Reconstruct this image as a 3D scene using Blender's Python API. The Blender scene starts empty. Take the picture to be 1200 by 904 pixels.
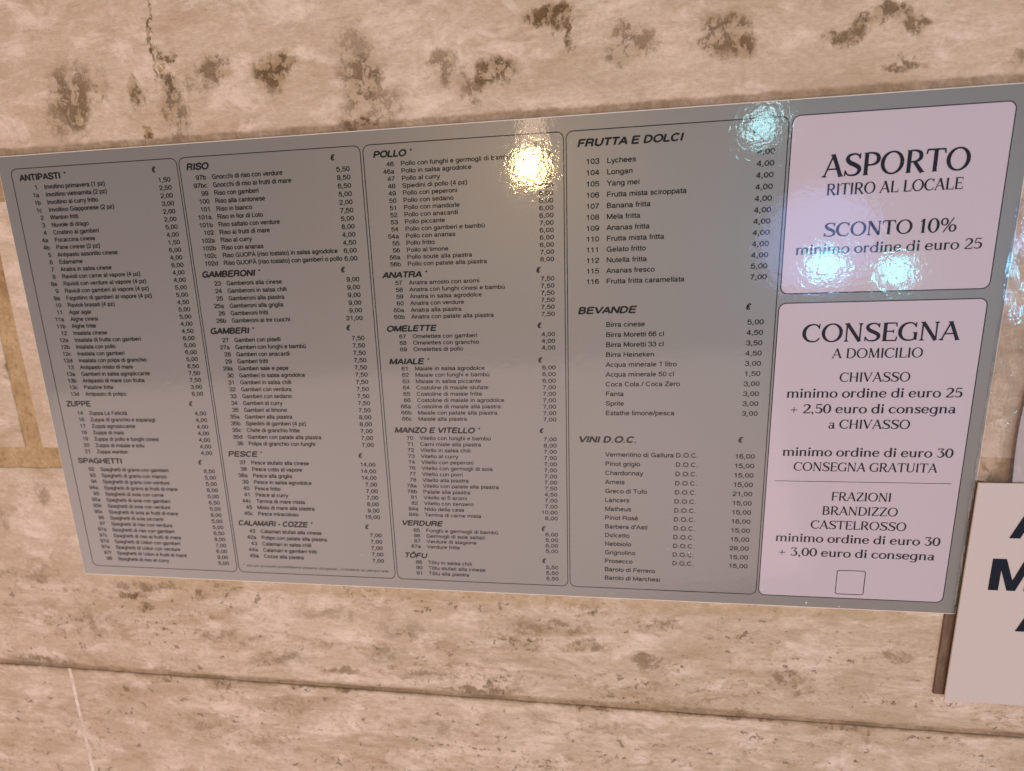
import bpy, math, random
from mathutils import Vector, Matrix
random.seed(7)
C = bpy.context.scene.collection
SC = bpy.context.scene

# ---------------------------------------------------------------- camera
ZTOP = 1.70                       # height of the top frame line of the menu board above the pavement


def W(x, y, d=0.0):
    """board millimetres (x right, y down, d towards the viewer) -> world metres"""
    return Vector((x / 1000.0, -d / 1000.0, ZTOP - y / 1000.0))


cam_d = bpy.data.cameras.new('camera')
cam = bpy.data.objects.new('camera', cam_d)
C.objects.link(cam)
right = Vector((0.99203329, 0.122267, -0.03034357))
down = Vector((-0.00568546, -0.19716884, -0.98035306))
fwd = Vector((-0.12584763, 0.97271539, -0.19490291))
cam.matrix_world = Matrix((
    (right.x, -down.x, -fwd.x, 0.64481786),
    (right.y, -down.y, -fwd.y, -0.54566707),
    (right.z, -down.z, -fwd.z, ZTOP - 0.14766522),
    (0, 0, 0, 1)))
cam_d.sensor_width = 36.0
cam_d.lens = 593.686 / 1200.0 * 36.0
cam_d.clip_start = 0.02
cam_d.clip_end = 50
cam_d.dof.use_dof = True
cam_d.dof.focus_distance = 0.535
cam_d.dof.aperture_fstop = 3.4
SC.camera = cam

# ---------------------------------------------------------------- night light
world = bpy.data.worlds.new('World')
SC.world = world
world.use_nodes = True
wn = world.node_tree
bg = wn.nodes['Background']
wtc = wn.nodes.new('ShaderNodeTexCoord')
wsep = wn.nodes.new('ShaderNodeSeparateXYZ')
wr = wn.nodes.new('ShaderNodeValToRGB')
wn.links.new(wtc.outputs['Generated'], wsep.inputs[0])
wm = wn.nodes.new('ShaderNodeMapRange')
wm.inputs['From Min'].default_value = -0.6
wm.inputs['From Max'].default_value = 0.6
wn.links.new(wsep.outputs['Z'], wm.inputs[0])
wn.links.new(wm.outputs[0], wr.inputs[0])
wr.color_ramp.elements[0].position = 0.25
wr.color_ramp.elements[0].color = (0.70, 0.51, 0.47, 1)     # lamp-lit street below
wr.color_ramp.elements[1].position = 0.75
wr.color_ramp.elements[1].color = (0.20, 0.18, 0.21, 1)     # dim night above
wn.links.new(wr.outputs[0], bg.inputs['Color'])
bg.inputs['Strength'].default_value = 0.98


def lamp(name, at, direction, dist, power, radius, col):
    """a round source in a given direction from a point of the board"""
    l = bpy.data.lights.new(name, 'POINT')
    l.energy = power
    l.shadow_soft_size = radius
    l.color = col
    o = bpy.data.objects.new(name, l)
    C.objects.link(o)
    o.location = at + Vector(direction).normalized() * dist
    return o


lamp('street_lamp_light', W(600, 33), (-0.079, -0.975, 0.209), 3.0, 66, 0.10, (1.0, 0.63, 0.25))
lamp('shop_lamp_light', W(820, 9), (0.298, -0.924, 0.238), 2.6, 7.0, 0.075, (0.45, 0.93, 1.0))
lamp('shop_lamp_light', W(889, 139), (0.408, -0.913, 0.017), 2.2, 8.5, 0.065, (0.14, 0.78, 0.95))
lamp('shop_lamp_light', W(953, 149), (0.492, -0.871, 0.003), 2.2, 6.5, 0.055, (0.14, 0.78, 0.95))
lamp('blue_halo_light', W(880, 118), (0.395, -0.92, 0.055), 2.5, 20.0, 0.26, (0.30, 0.42, 1.0))  # broad blue source added for the halo around the cyan lamp reflections
# tall dim light, added for the upright streak above the street lamp's reflection
tl = bpy.data.lights.new('tall_streak_light', 'AREA')
tl.shape = 'RECTANGLE'
tl.size = 0.15
tl.size_y = 0.62
tl.energy = 3.2
tl.color = (1.0, 0.66, 0.46)
to = bpy.data.objects.new('tall_streak_light', tl)
C.objects.link(to)
to.location = (0.37, -2.97, 2.52)
to.rotation_euler = (Vector((0.6, 0, 1.6)) - to.location).to_track_quat('-Z', 'Y').to_euler()
# broad pinkish fill added low behind the viewer, brightens the board's lower part
al = bpy.data.lights.new('low_fill_light', 'AREA')
al.shape = 'RECTANGLE'
al.size = 4.5
al.size_y = 1.5
al.energy = 33
al.color = (1.0, 0.73, 0.68)
ao = bpy.data.objects.new('low_fill_light', al)
C.objects.link(ao)
ao.location = (-0.1, -2.3, 0.35)
ao.rotation_euler = (Vector((0.6, 0, 1.45)) - ao.location).to_track_quat('-Z', 'Y').to_euler()

SC.view_settings.view_transform = 'Standard'
SC.view_settings.look = 'None'
SC.view_settings.exposure = 0.1
SC.view_settings.gamma = 1.0
SC.view_settings.use_curve_mapping = False


# ---------------------------------------------------------------- materials
class NT:
    def __init__(s, name):
        s.m = bpy.data.materials.new(name)
        s.m.use_nodes = True
        s.t = s.m.node_tree
        s.b = s.t.nodes['Principled BSDF']
        s.pos = s.n('ShaderNodeNewGeometry').outputs['Position']

    def n(s, kind, **kw):
        nd = s.t.nodes.new(kind)
        for k, v in kw.items():
            setattr(nd, k, v)
        return nd

    def link(s, a, b):
        s.t.links.new(a, b)

    def mapped(s, scale, loc=(0, 0, 0), vec=None):
        m = s.n('ShaderNodeMapping')
        m.inputs['Scale'].default_value = scale
        m.inputs['Location'].default_value = loc
        s.link(vec or s.pos, m.inputs['Vector'])
        return m.outputs[0]

    def noise(s, vec, scale, detail=4, rough=0.6, dist=0.0):
        nd = s.n('ShaderNodeTexNoise')
        nd.inputs['Scale'].default_value = scale
        nd.inputs['Detail'].default_value = detail
        nd.inputs['Roughness'].default_value = rough
        nd.inputs['Distortion'].default_value = dist
        s.link(vec, nd.inputs['Vector'])
        return nd.outputs['Fac']

    def rng(s, v, a, b, c=0.0, d=1.0, smooth=False):
        nd = s.n('ShaderNodeMapRange')
        if smooth:
            nd.interpolation_type = 'SMOOTHSTEP'
        for i, x in zip((1, 2, 3, 4), (a, b, c, d)):
            nd.inputs[i].default_value = x
        s.link(v, nd.inputs[0])
        return nd.outputs[0]

    def math(s, op, a, b=None, c=None):
        nd = s.n('ShaderNodeMath', operation=op)
        for i, x in enumerate((a, b, c)):
            if x is None:
                continue
            if isinstance(x, (int, float)):
                nd.inputs[i].default_value = x
            else:
                s.link(x, nd.inputs[i])
        return nd.outputs[0]

    def mix(s, f, a, b, mode='MIX'):
        nd = s.n('ShaderNodeMix', data_type='RGBA', blend_type=mode)
        if isinstance(f, (int, float)):
            nd.inputs[0].default_value = f
        else:
            s.link(f, nd.inputs[0])
        for i, x in ((6, a), (7, b)):
            if isinstance(x, tuple):
                nd.inputs[i].default_value = x if len(x) == 4 else x + (1,)
            else:
                s.link(x, nd.inputs[i])
        return nd.outputs[2]

    def bump(s, h, strength, dist, prev=None):
        nd = s.n('ShaderNodeBump')
        nd.inputs['Strength'].default_value = strength
        nd.inputs['Distance'].default_value = dist
        s.link(h, nd.inputs['Height'])
        if prev is not None:
            s.link(prev, nd.inputs['Normal'])
        return nd.outputs[0]


# stains on the stone: (x, y, rx, ry, strength) in board mm
STAINS = [
    (200, -128, 2.6, 60, .9), (206, -92, 2.2, 26, .9),
    (92, -70, 30, 40, .75), (75, -55, 22, 30, .5), (128, -78, 14, 18, .5), (172, -72, 10, 16, .8),
    (211, -73, 16, 14, .9), (213, -48, 18, 34, .65), (180, -28, 5, 8, .9), (213, -100, 12, 6, .8),
    (263, -85, 24, 12, .7), (245, -75, 18, 20, .4), (330, -78, 20, 22, 1.0), (345, -88, 14, 10, .9),
    (430, -62, 26, 34, .75), (438, -40, 40, 24, .45), (421, -90, 22, 30, .4), (425, -22, 24, 8, 1.0),
    (515, -68, 18, 20, .55), (565, -62, 26, 14, .9), (545, -50, 22, 16, .6), (620, -105, 26, 12, 1.0),
    (641, -88, 4, 14, .9), (700, -78, 28, 18, .6), (690, -66, 14, 12, .6), (785, -76, 26, 24, .75),
    (800, -66, 16, 18, .8), (885, -66, 14, 9, .8), (905, -73, 12, 12, .8), (925, -80, 20, 10, .8), (947, -70, 12, 9, .7),
    (1040, -92, 12, 10, .9), (1062, -108, 10, 20, .95), (1085, -112, 24, 12, .7), (1086, -94, 16, 5, .7),
    (945, -36, 22, 4, .7), (1040, -34, 20, 5, .5), (1135, -92, 10, 30, 1.0), (1155, -70, 24, 34, .9), (1120, -72, 8, 22, .7),
    (45, 545, 24, 7, 1.0), (70, 530, 60, 8, .6), (60, 565, 12, 6, .8), (180, 600, 60, 12, .35), (250, 628, 40, 9, .45), (330, 640, 40, 8, .5),
    (150, 540, 8, 10, .6), (395, 610, 30, 16, .4), (440, 640, 30, 7, .45), (520, 655, 60, 6, .6), (840, 665, 60, 6, .7), (770, 668, 30, 6, .7),
    (660, 668, 40, 5, .8), (160, 672, 30, 5, .7), (330, 668, 16, 6, .8), (960, 672, 40, 6, .6), (-120, 660, 60, 10, .6), (250, 700, 40, 14, .3),
    (450, 720, 60, 14, .3), (700, 700, 50, 10, .35), (-20, 590, 40, 30, .25), (130, 740, 60, 16, .3), (-140, 440, 20, 30, .3),
    (610, 560, 60, 12, .5), (560, 583, 12, 9, .6), (590, 585, 22, 7, .5), (655, 583, 34, 9, .55), (730, 598, 26, 11, .5),
    (742, 548, 34, 8, .5), (890, 610, 22, 9, .6), (905, 628, 18, 7, .5), (480, 592, 20, 8, .55), (1000, 575, 24, 12, .4),
    (-60, 400, 14, 22, .35), (-90, 520, 30, 16, .35), (-70, 235, 8, 12, .5), (330, 556, 60, 10, .25), (420, 575, 40, 12, .3),
]


def stone_material():
    t = NT('travertine')
    P = t.pos
    flat = t.mapped((1.0, 0.0, 1.0))
    warp = t.n('ShaderNodeTexNoise')
    warp.inputs['Scale'].default_value = 9
    warp.inputs['Detail'].default_value = 5
    t.link(flat, warp.inputs['Vector'])
    # base bands: stretched horizontally, different in every slab (object random)
    oi = t.n('ShaderNodeObjectInfo')
    off = t.n('ShaderNodeCombineXYZ')
    r7 = t.math('MULTIPLY', oi.outputs['Random'], 7.0)
    t.link(r7, off.inputs[0])
    t.link(r7, off.inputs[2])
    add = t.n('ShaderNodeVectorMath', operation='ADD')
    t.link(flat, add.inputs[0])
    t.link(off.outputs[0], add.inputs[1])
    V = add.outputs[0]
    bands = t.noise(t.mapped((1.3, 1, 9.0), vec=V), 1.6, 6, 0.62, 0.7)
    cloud = t.noise(t.mapped((1.0, 1, 1.6), vec=V), 5.5, 6, 0.6, 0.4)
    fine = t.noise(t.mapped((1.0, 1, 1.5), vec=V), 160, 5, 0.7)
    fine2 = t.noise(t.mapped((1.0, 1, 2.2), vec=V), 42, 6, 0.65, 0.5)
    veins = t.noise(t.mapped((1.0, 1, 5.0), vec=V), 15, 7, 0.7, 1.2)
    col = t.mix(t.rng(bands, 0.32, 0.68), (0.485, 0.405, 0.285), (0.62, 0.54, 0.42))
    col = t.mix(t.rng(cloud, 0.40, 0.62, 0, 0.8), col, (0.70, 0.615, 0.50))
    col = t.mix(t.rng(veins, 0.50, 0.70, 0, 0.5), col, (0.43, 0.325, 0.205))
    col = t.mix(t.rng(fine2, 0.42, 0.66, 0.0, 0.34), col, (0.47, 0.36, 0.26))
    col = t.mix(t.rng(fine, 0.42, 0.62, 0.0, 0.38), col, (0.40, 0.30, 0.21))
    # darker clouded patches and pale worn patches
    pa = t.noise(t.mapped((1, 1, 2.6), (3.1, 0, 1.7)), 9, 8, 0.72, 1.0)
    pb = t.noise(t.mapped((1, 1, 1.8), (7.3, 0, 4.2)), 16, 8, 0.72, 0.6)
    col = t.mix(t.math('MULTIPLY', t.rng(pa, 0.52, 0.66), t.rng(fine2, 0.40, 0.60, 0.15, 0.75)), col, (0.40, 0.305, 0.195))
    col = t.mix(t.rng(pb, 0.50, 0.64, 0, 0.7), col, (0.79, 0.70, 0.61))
    sep = t.n('ShaderNodeSeparateXYZ')
    t.link(P, sep.inputs[0])
    # warped position for the stains
    wv = t.n('ShaderNodeVectorMath', operation='MULTIPLY_ADD')
    w2 = t.n('ShaderNodeTexNoise')
    w2.inputs['Scale'].default_value = 38
    w2.inputs['Detail'].default_value = 6
    w2.inputs['Roughness'].default_value = 0.7
    t.link(flat, w2.inputs['Vector'])
    t.link(w2.outputs['Color'], wv.inputs[0])
    wv.inputs[1].default_value = (0.050, 0.0, 0.050)
    t.link(flat, wv.inputs[2])
    total = None
    for (x, y, rx, ry, st) in STAINS:
        c = W(x, y)
        d = t.n('ShaderNodeVectorMath', operation='SUBTRACT')
        t.link(wv.outputs[0], d.inputs[0])
        d.inputs[1].default_value = (c.x + 0.025, 0, c.z + 0.025)
        m = t.n('ShaderNodeVectorMath', operation='MULTIPLY')
        t.link(d.outputs[0], m.inputs[0])
        m.inputs[1].default_value = (1000.0 / rx, 0, 1000.0 / ry)
        ln = t.n('ShaderNodeVectorMath', operation='LENGTH')
        t.link(m.outputs[0], ln.inputs[0])
        f = t.rng(ln.outputs['Value'], 1.2, 0.45, 0.0, st, True)
        total = f if total is None else t.math('MAXIMUM', total, f)
    gran = t.noise(t.mapped((1.0, 1, 0.8)), 95, 6, 0.75, 0.4)
    gran2 = t.noise(flat, 34, 5, 0.7, 0.8)
    soft = t.math('MULTIPLY', total, t.rng(gran2, 0.30, 0.60, 0.45, 1.0))
    hard = t.math('MULTIPLY', total, t.rng(t.math('ADD', gran, t.math('MULTIPLY', gran2, 0.5)), 0.74, 0.82, 0, 1))
    col = t.mix(t.math('MULTIPLY', soft, 0.95), col, (0.31, 0.225, 0.115))
    col = t.mix(t.math('MULTIPLY', hard, 0.85), col, (0.13, 0.078, 0.032))
    clus0 = t.noise(t.mapped((1, 1, 4.0)), 6, 4, 0.6, 0.5)
    lowz = t.rng(sep.outputs['Z'], W(0, 495).z, W(0, 530).z)
    # grime line along the upper and lower edge of the board
    up = W(0, -15).z
    lo = W(0, 514).z
    zz = sep.outputs['Z']
    wob = t.math('MULTIPLY', t.math('SUBTRACT', gran2, 0.5), 0.008)
    zw = t.math('ADD', zz, wob)
    g1 = t.math('MULTIPLY', t.rng(zw, up + 0.0105, up + 0.006, 0, 1, True), t.rng(gran, 0.3, 0.62, 0.40, 0.95))
    g1 = t.math('MULTIPLY', g1, t.rng(zz, up - 0.02, up - 0.019))
    zw2 = t.math('ADD', zz, t.math('MULTIPLY', t.math('SUBTRACT', gran2, 0.5), 0.022))
    xx = t.math('MULTIPLY', t.rng(sep.outputs['X'], 0.02, 0.09), t.rng(sep.outputs['X'], 1.04, 1.0))
    g2 = t.math('MULTIPLY', t.rng(zw2, lo - 0.019, lo - 0.011, 0, 0.55, True), t.rng(zz, lo + 0.02, lo + 0.019))
    g2 = t.math('MULTIPLY', g2, t.math('MULTIPLY', xx, t.rng(gran2, 0.35, 0.6, 0.3, 1.0)))
    speck = t.noise(t.mapped((1, 1, 1.3), (5.0, 0, 2.0)), 105, 6, 0.75)
    sp = t.math('MULTIPLY', t.rng(t.math('ADD', speck, t.math('MULTIPLY', clus0, 0.5)), 0.82, 0.92), t.math('MULTIPLY_ADD', lowz, 0.42, 0.16))
    col = t.mix(sp, col, (0.24, 0.17, 0.09))
    rowd = t.noise(t.mapped((1, 1, 3.2), (1.0, 0, 9.0)), 10, 8, 0.75, 0.9)
    col = t.mix(t.math('MULTIPLY', t.rng(rowd, 0.50, 0.64, 0, 0.6), lowz), col, (0.37, 0.28, 0.175))
    col = t.mix(g1, col, (0.25, 0.185, 0.115))
    col = t.mix(g2, col, (0.40, 0.31, 0.165))
    seam = W(0, 665.3).z
    sd = t.math('ABSOLUTE', t.math('SUBTRACT', t.math('ADD', zz, t.math('MULTIPLY', t.math('SUBTRACT', gran2, 0.5), 0.006)), seam))
    g3 = t.math('MULTIPLY', t.rng(sd, 0.0085, 0.0035, 0, 1, True), t.rng(gran2, 0.38, 0.58, 0.25, 0.9))
    col = t.mix(g3, col, (0.30, 0.215, 0.125))
    # long faint dark seams that follow the bedding, and pits
    pv = t.n('ShaderNodeTexVoronoi', feature='F1')
    pv.inputs['Scale'].default_value = 120
    t.link(t.mapped((0.75, 1, 1.25), vec=wv.outputs[0]), pv.inputs['Vector'])
    clus = t.noise(t.mapped((1, 1, 5.0), vec=V), 9, 4, 0.6, 0.5)
    low = t.rng(zz, W(0, 505).z, W(0, 540).z, 0.0, 0.8)
    thr = t.rng(clus, 0.44, 0.62, 0.0, 0.40)
    sizes = t.n('ShaderNodeSeparateColor')
    t.link(pv.outputs['Color'], sizes.inputs[0])
    thr = t.math('MULTIPLY', thr, t.rng(sizes.outputs[0], 0.25, 0.8, 0.0, 1.0))
    pits = t.math('MULTIPLY', t.math('SUBTRACT', thr, pv.outputs['Distance']), 10.0)
    pits = t.math('MULTIPLY', t.rng(pits, 0.0, 1.0), low)
    col = t.mix(t.math('MULTIPLY', pits, 0.78), col, (0.20, 0.145, 0.085))
    t.link(col, t.b.inputs['Base Color'])
    t.b.inputs['Roughness'].default_value = 0.98
    t.b.inputs['Specular IOR Level'].default_value = 0.35
    h = t.math('ADD', t.math('MULTIPLY', fine2, 0.8), t.math('MULTIPLY', fine, 0.35))
    h = t.math('SUBTRACT', h, t.math('MULTIPLY', pits, 0.9))
    h = t.math('SUBTRACT', h, t.math('MULTIPLY', hard, 0.5))
    h = t.math('ADD', h, t.math('MULTIPLY', veins, 0.5))
    n1 = t.bump(h, 0.9, 0.0022)
    big = t.noise(flat, 14, 3, 0.5)
    n2 = t.bump(big, 0.5, 0.004, n1)
    t.link(n2, t.b.inputs['Normal'])
    return t.m


def mortar_material(name, a, b, c):
    t = NT(name)
    flat = t.mapped((1, 0.2, 1))
    n1 = t.noise(flat, 60, 6, 0.7, 0.6)
    n2 = t.noise(flat, 14, 4, 0.6, 0.5)
    n3 = t.noise(flat, 220, 4, 0.7)
    col = t.mix(t.rng(n1, 0.35, 0.65), a, b)
    col = t.mix(t.rng(n2, 0.45, 0.65, 0, 0.8), col, c)
    col = t.mix(t.rng(n3, 0.5, 0.7, 0, 0.5), col, tuple(x * 0.5 for x in c))
    t.link(col, t.b.inputs['Base Color'])
    t.b.inputs['Roughness'].default_value = 0.85
    t.link(t.bump(t.math('ADD', n1, t.math('MULTIPLY', n3, 0.4)), 0.9, 0.003), t.b.inputs['Normal'])
    return t.m


def sheet_bump(t):
    """orange peel of the laminate that covers board and print alike"""
    flat = t.mapped((1, 0, 1))
    a = t.noise(flat, 165, 2, 0.5, 0.6)
    b = t.noise(flat, 420, 2, 0.5)
    c = t.noise(flat, 22, 2, 0.5)
    h = t.math('ADD', a, t.math('MULTIPLY', b, 0.22))
    n1 = t.bump(h, 1.0, 0.000085)
    return t.bump(c, 1.0, 0.0002, n1)


def laminate(name, col, metallic=0.0, rough=0.5, coat=1.0, grain=0.0, spec=0.5):
    t = NT(name)
    flat = t.mapped((1, 0, 1))
    smudge = t.noise(flat, 7, 5, 0.65, 0.8)
    dust = t.noise(flat, 300, 3, 0.6)
    c = t.mix(t.rng(smudge, 0.3, 0.7, 0, 0.10), col, tuple(x * 0.8 for x in col))
    if grain:
        c = t.mix(t.rng(dust, 0.35, 0.7, 0, grain), c, tuple(x * 0.7 for x in col))
    t.link(c, t.b.inputs['Base Color'])
    t.b.inputs['Metallic'].default_value = metallic
    t.b.inputs['Roughness'].default_value = rough
    t.b.inputs['Specular IOR Level'].default_value = spec
    t.b.inputs['Coat Weight'].default_value = coat
    t.b.inputs['Coat IOR'].default_value = 1.37
    t.link(t.rng(smudge, 0.35, 0.7, 0.05, 0.08), t.b.inputs['Coat Roughness'])
    nb = sheet_bump(t)
    t.link(nb, t.b.inputs['Coat Normal'])
    return t.m


M_STONE = stone_material()
M_MORTAR = mortar_material('old_ochre_mortar', (0.42, 0.30, 0.145), (0.56, 0.42, 0.235), (0.27, 0.175, 0.075))
M_GROUT = mortar_material('dirty_grout', (0.30, 0.225, 0.14), (0.42, 0.325, 0.22), (0.16, 0.11, 0.06))
M_PALE = mortar_material('pale_grout', (0.78, 0.70, 0.62), (0.84, 0.77, 0.70), (0.55, 0.45, 0.36))
M_BOARD = laminate('silver_laminate', (0.212, 0.222, 0.212), 0.25, 0.45, 1.0, 0.06)
M_EDGE = laminate('edge_highlight_and_specks', (0.86, 0.83, 0.78), 0.0, 0.35, 0.5)  # board rim's highlight put into the colour; the specks share it
M_WHITE = laminate('white_print', (0.49, 0.455, 0.52), 0.0, 0.5, 1.0, 0.03)
M_INK = laminate('black_print', (0.010, 0.013, 0.014), 0.0, 0.6, 1.0, spec=0.1)
M_NAVY = laminate('navy_black_print', (0.008, 0.012, 0.026), 0.0, 0.6, 1.0, spec=0.1)
M_SIGN = laminate('white_plastic_sheet', (0.56, 0.52, 0.50), 0.0, 0.5, 0.25, 0.05)
M_SIGNINK = laminate('cut_vinyl_letter', (0.008, 0.014, 0.024), 0.0, 0.55, 0.0, spec=0.12)
M_SIGNEDGE = laminate('yellowed_plastic_edge', (0.66, 0.54, 0.34), 0.0, 0.5, 0.1)
M_PAPER = laminate('notice_paper', (0.56, 0.53, 0.55), 0.0, 0.7, 0.0, 0.05)


def strip_material():
    t = NT('brown_strip_surface')
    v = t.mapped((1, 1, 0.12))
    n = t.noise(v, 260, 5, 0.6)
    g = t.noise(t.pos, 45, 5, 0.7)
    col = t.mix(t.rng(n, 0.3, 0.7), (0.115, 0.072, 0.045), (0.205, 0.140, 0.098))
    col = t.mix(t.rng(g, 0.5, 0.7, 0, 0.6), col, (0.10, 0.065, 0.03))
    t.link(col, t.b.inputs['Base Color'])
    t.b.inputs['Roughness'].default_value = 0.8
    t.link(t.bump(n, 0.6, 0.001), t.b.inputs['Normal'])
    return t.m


M_STRIP = strip_material()


def film_material():
    t = NT('clear_film')
    tr = t.n('ShaderNodeBsdfTransparent')
    tr.inputs[0].default_value = (0.93, 0.925, 0.93, 1)
    gl = t.n('ShaderNodeBsdfGlossy')
    gl.inputs['Roughness'].default_value = 0.13
    gl.inputs['Color'].default_value = (1, 1, 1, 1)
    n = t.noise(t.mapped((1.0, 1, 0.35)), 120, 4, 0.6, 0.8)
    b = t.bump(n, 0.8, 0.0012)
    t.link(b, gl.inputs['Normal'])
    fr = t.n('ShaderNodeFresnel')
    fr.inputs['IOR'].default_value = 1.5
    t.link(b, fr.inputs['Normal'])
    mx = t.n('ShaderNodeMixShader')
    t.link(t.math('MULTIPLY_ADD', fr.outputs[0], 1.3, 0.03), mx.inputs[0])
    t.link(tr.outputs[0], mx.inputs[1])
    t.link(gl.outputs[0], mx.inputs[2])
    out = [x for x in t.t.nodes if x.type == 'OUTPUT_MATERIAL'][0]
    t.link(mx.outputs[0], out.inputs['Surface'])
    return t.m


M_FILM = film_material()


# ---------------------------------------------------------------- helpers
def link_mesh(name, verts, faces, mat, parent=None, smooth=False, mats=None, fm=None):
    me = bpy.data.meshes.new(name)
    me.from_pydata([tuple(v) for v in verts], [], faces)
    me.materials.append(mat)
    for m in (mats or []):
        me.materials.append(m)
    if fm:
        for p, i in zip(me.polygons, fm):
            p.material_index = i
    if smooth:
        for p in me.polygons:
            p.use_smooth = True
    me.update()
    o = bpy.data.objects.new(name, me)
    C.objects.link(o)
    if parent is not None:
        o.parent = parent
    return o


def thing(name, label, cat, at):
    e = bpy.data.objects.new(name, None)
    e.empty_display_size = 0.05
    C.objects.link(e)
    e.location = at
    e['label'] = label
    e['category'] = cat
    return e


def adopt(parent):
    """parts were built in world coordinates: keep them there under an empty that has a place of its own"""
    inv = Matrix.Translation(-parent.location)
    for o in parent.children:
        o.matrix_parent_inverse = inv


def bevel_box(x0, y0, x1, y1, d0, d1, r):
    """board-mm box between depth d0 (back) and d1 (front) with a chamfered front edge"""
    v, f = [], []
    loops = [(0, d0), (0, d1 - r), (r * 0.35, d1 - r * 0.3), (r, d1)]
    for ins, d in loops:
        v += [W(x0 + ins, y0 + ins, d), W(x1 - ins, y0 + ins, d), W(x1 - ins, y1 - ins, d), W(x0 + ins, y1 - ins, d)]
    for k in range(3):
        for i in range(4):
            j = (i + 1) % 4
            f.append((k * 4 + i, k * 4 + 4 + i, k * 4 + 4 + j, k * 4 + j))
    f.append((12, 15, 14, 13))
    return v, f


def round_rect(x0, y0, x1, y1, r, n=7):
    pts = []
    for cx, cy, a0 in ((x1 - r, y0 + r, -90), (x1 - r, y1 - r, 0), (x0 + r, y1 - r, 90), (x0 + r, y0 + r, 180)):
        for k in range(n + 1):
            a = math.radians(a0 + 90.0 * k / n)
            pts.append((cx + r * math.cos(a), cy + r * math.sin(a)))
    return pts


def ring(x0, y0, x1, y1, r, w, d):
    a = round_rect(x0 - w / 2, y0 - w / 2, x1 + w / 2, y1 + w / 2, r + w / 2)
    b = round_rect(x0 + w / 2, y0 + w / 2, x1 - w / 2, y1 - w / 2, r - w / 2)
    n = len(a)
    v = [W(p[0], p[1], d) for p in a] + [W(p[0], p[1], d) for p in b]
    f = [(i, n + i, n + (i + 1) % n, (i + 1) % n) for i in range(n)]
    return v, f


class Print:
    """collects flat print (tessellated letters) into one mesh"""

    def __init__(s):
        s.v, s.f, s.k = [], [], 0

    def add(s, pts, faces, d):
        n = len(s.v)
        s.v += [W(x, y, d) for x, y in pts]
        s.f += [tuple(i + n for i in f) for f in faces]

    def build(s, name, mat, parent):
        return link_mesh(name, s.v, s.f, mat, parent)


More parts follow.
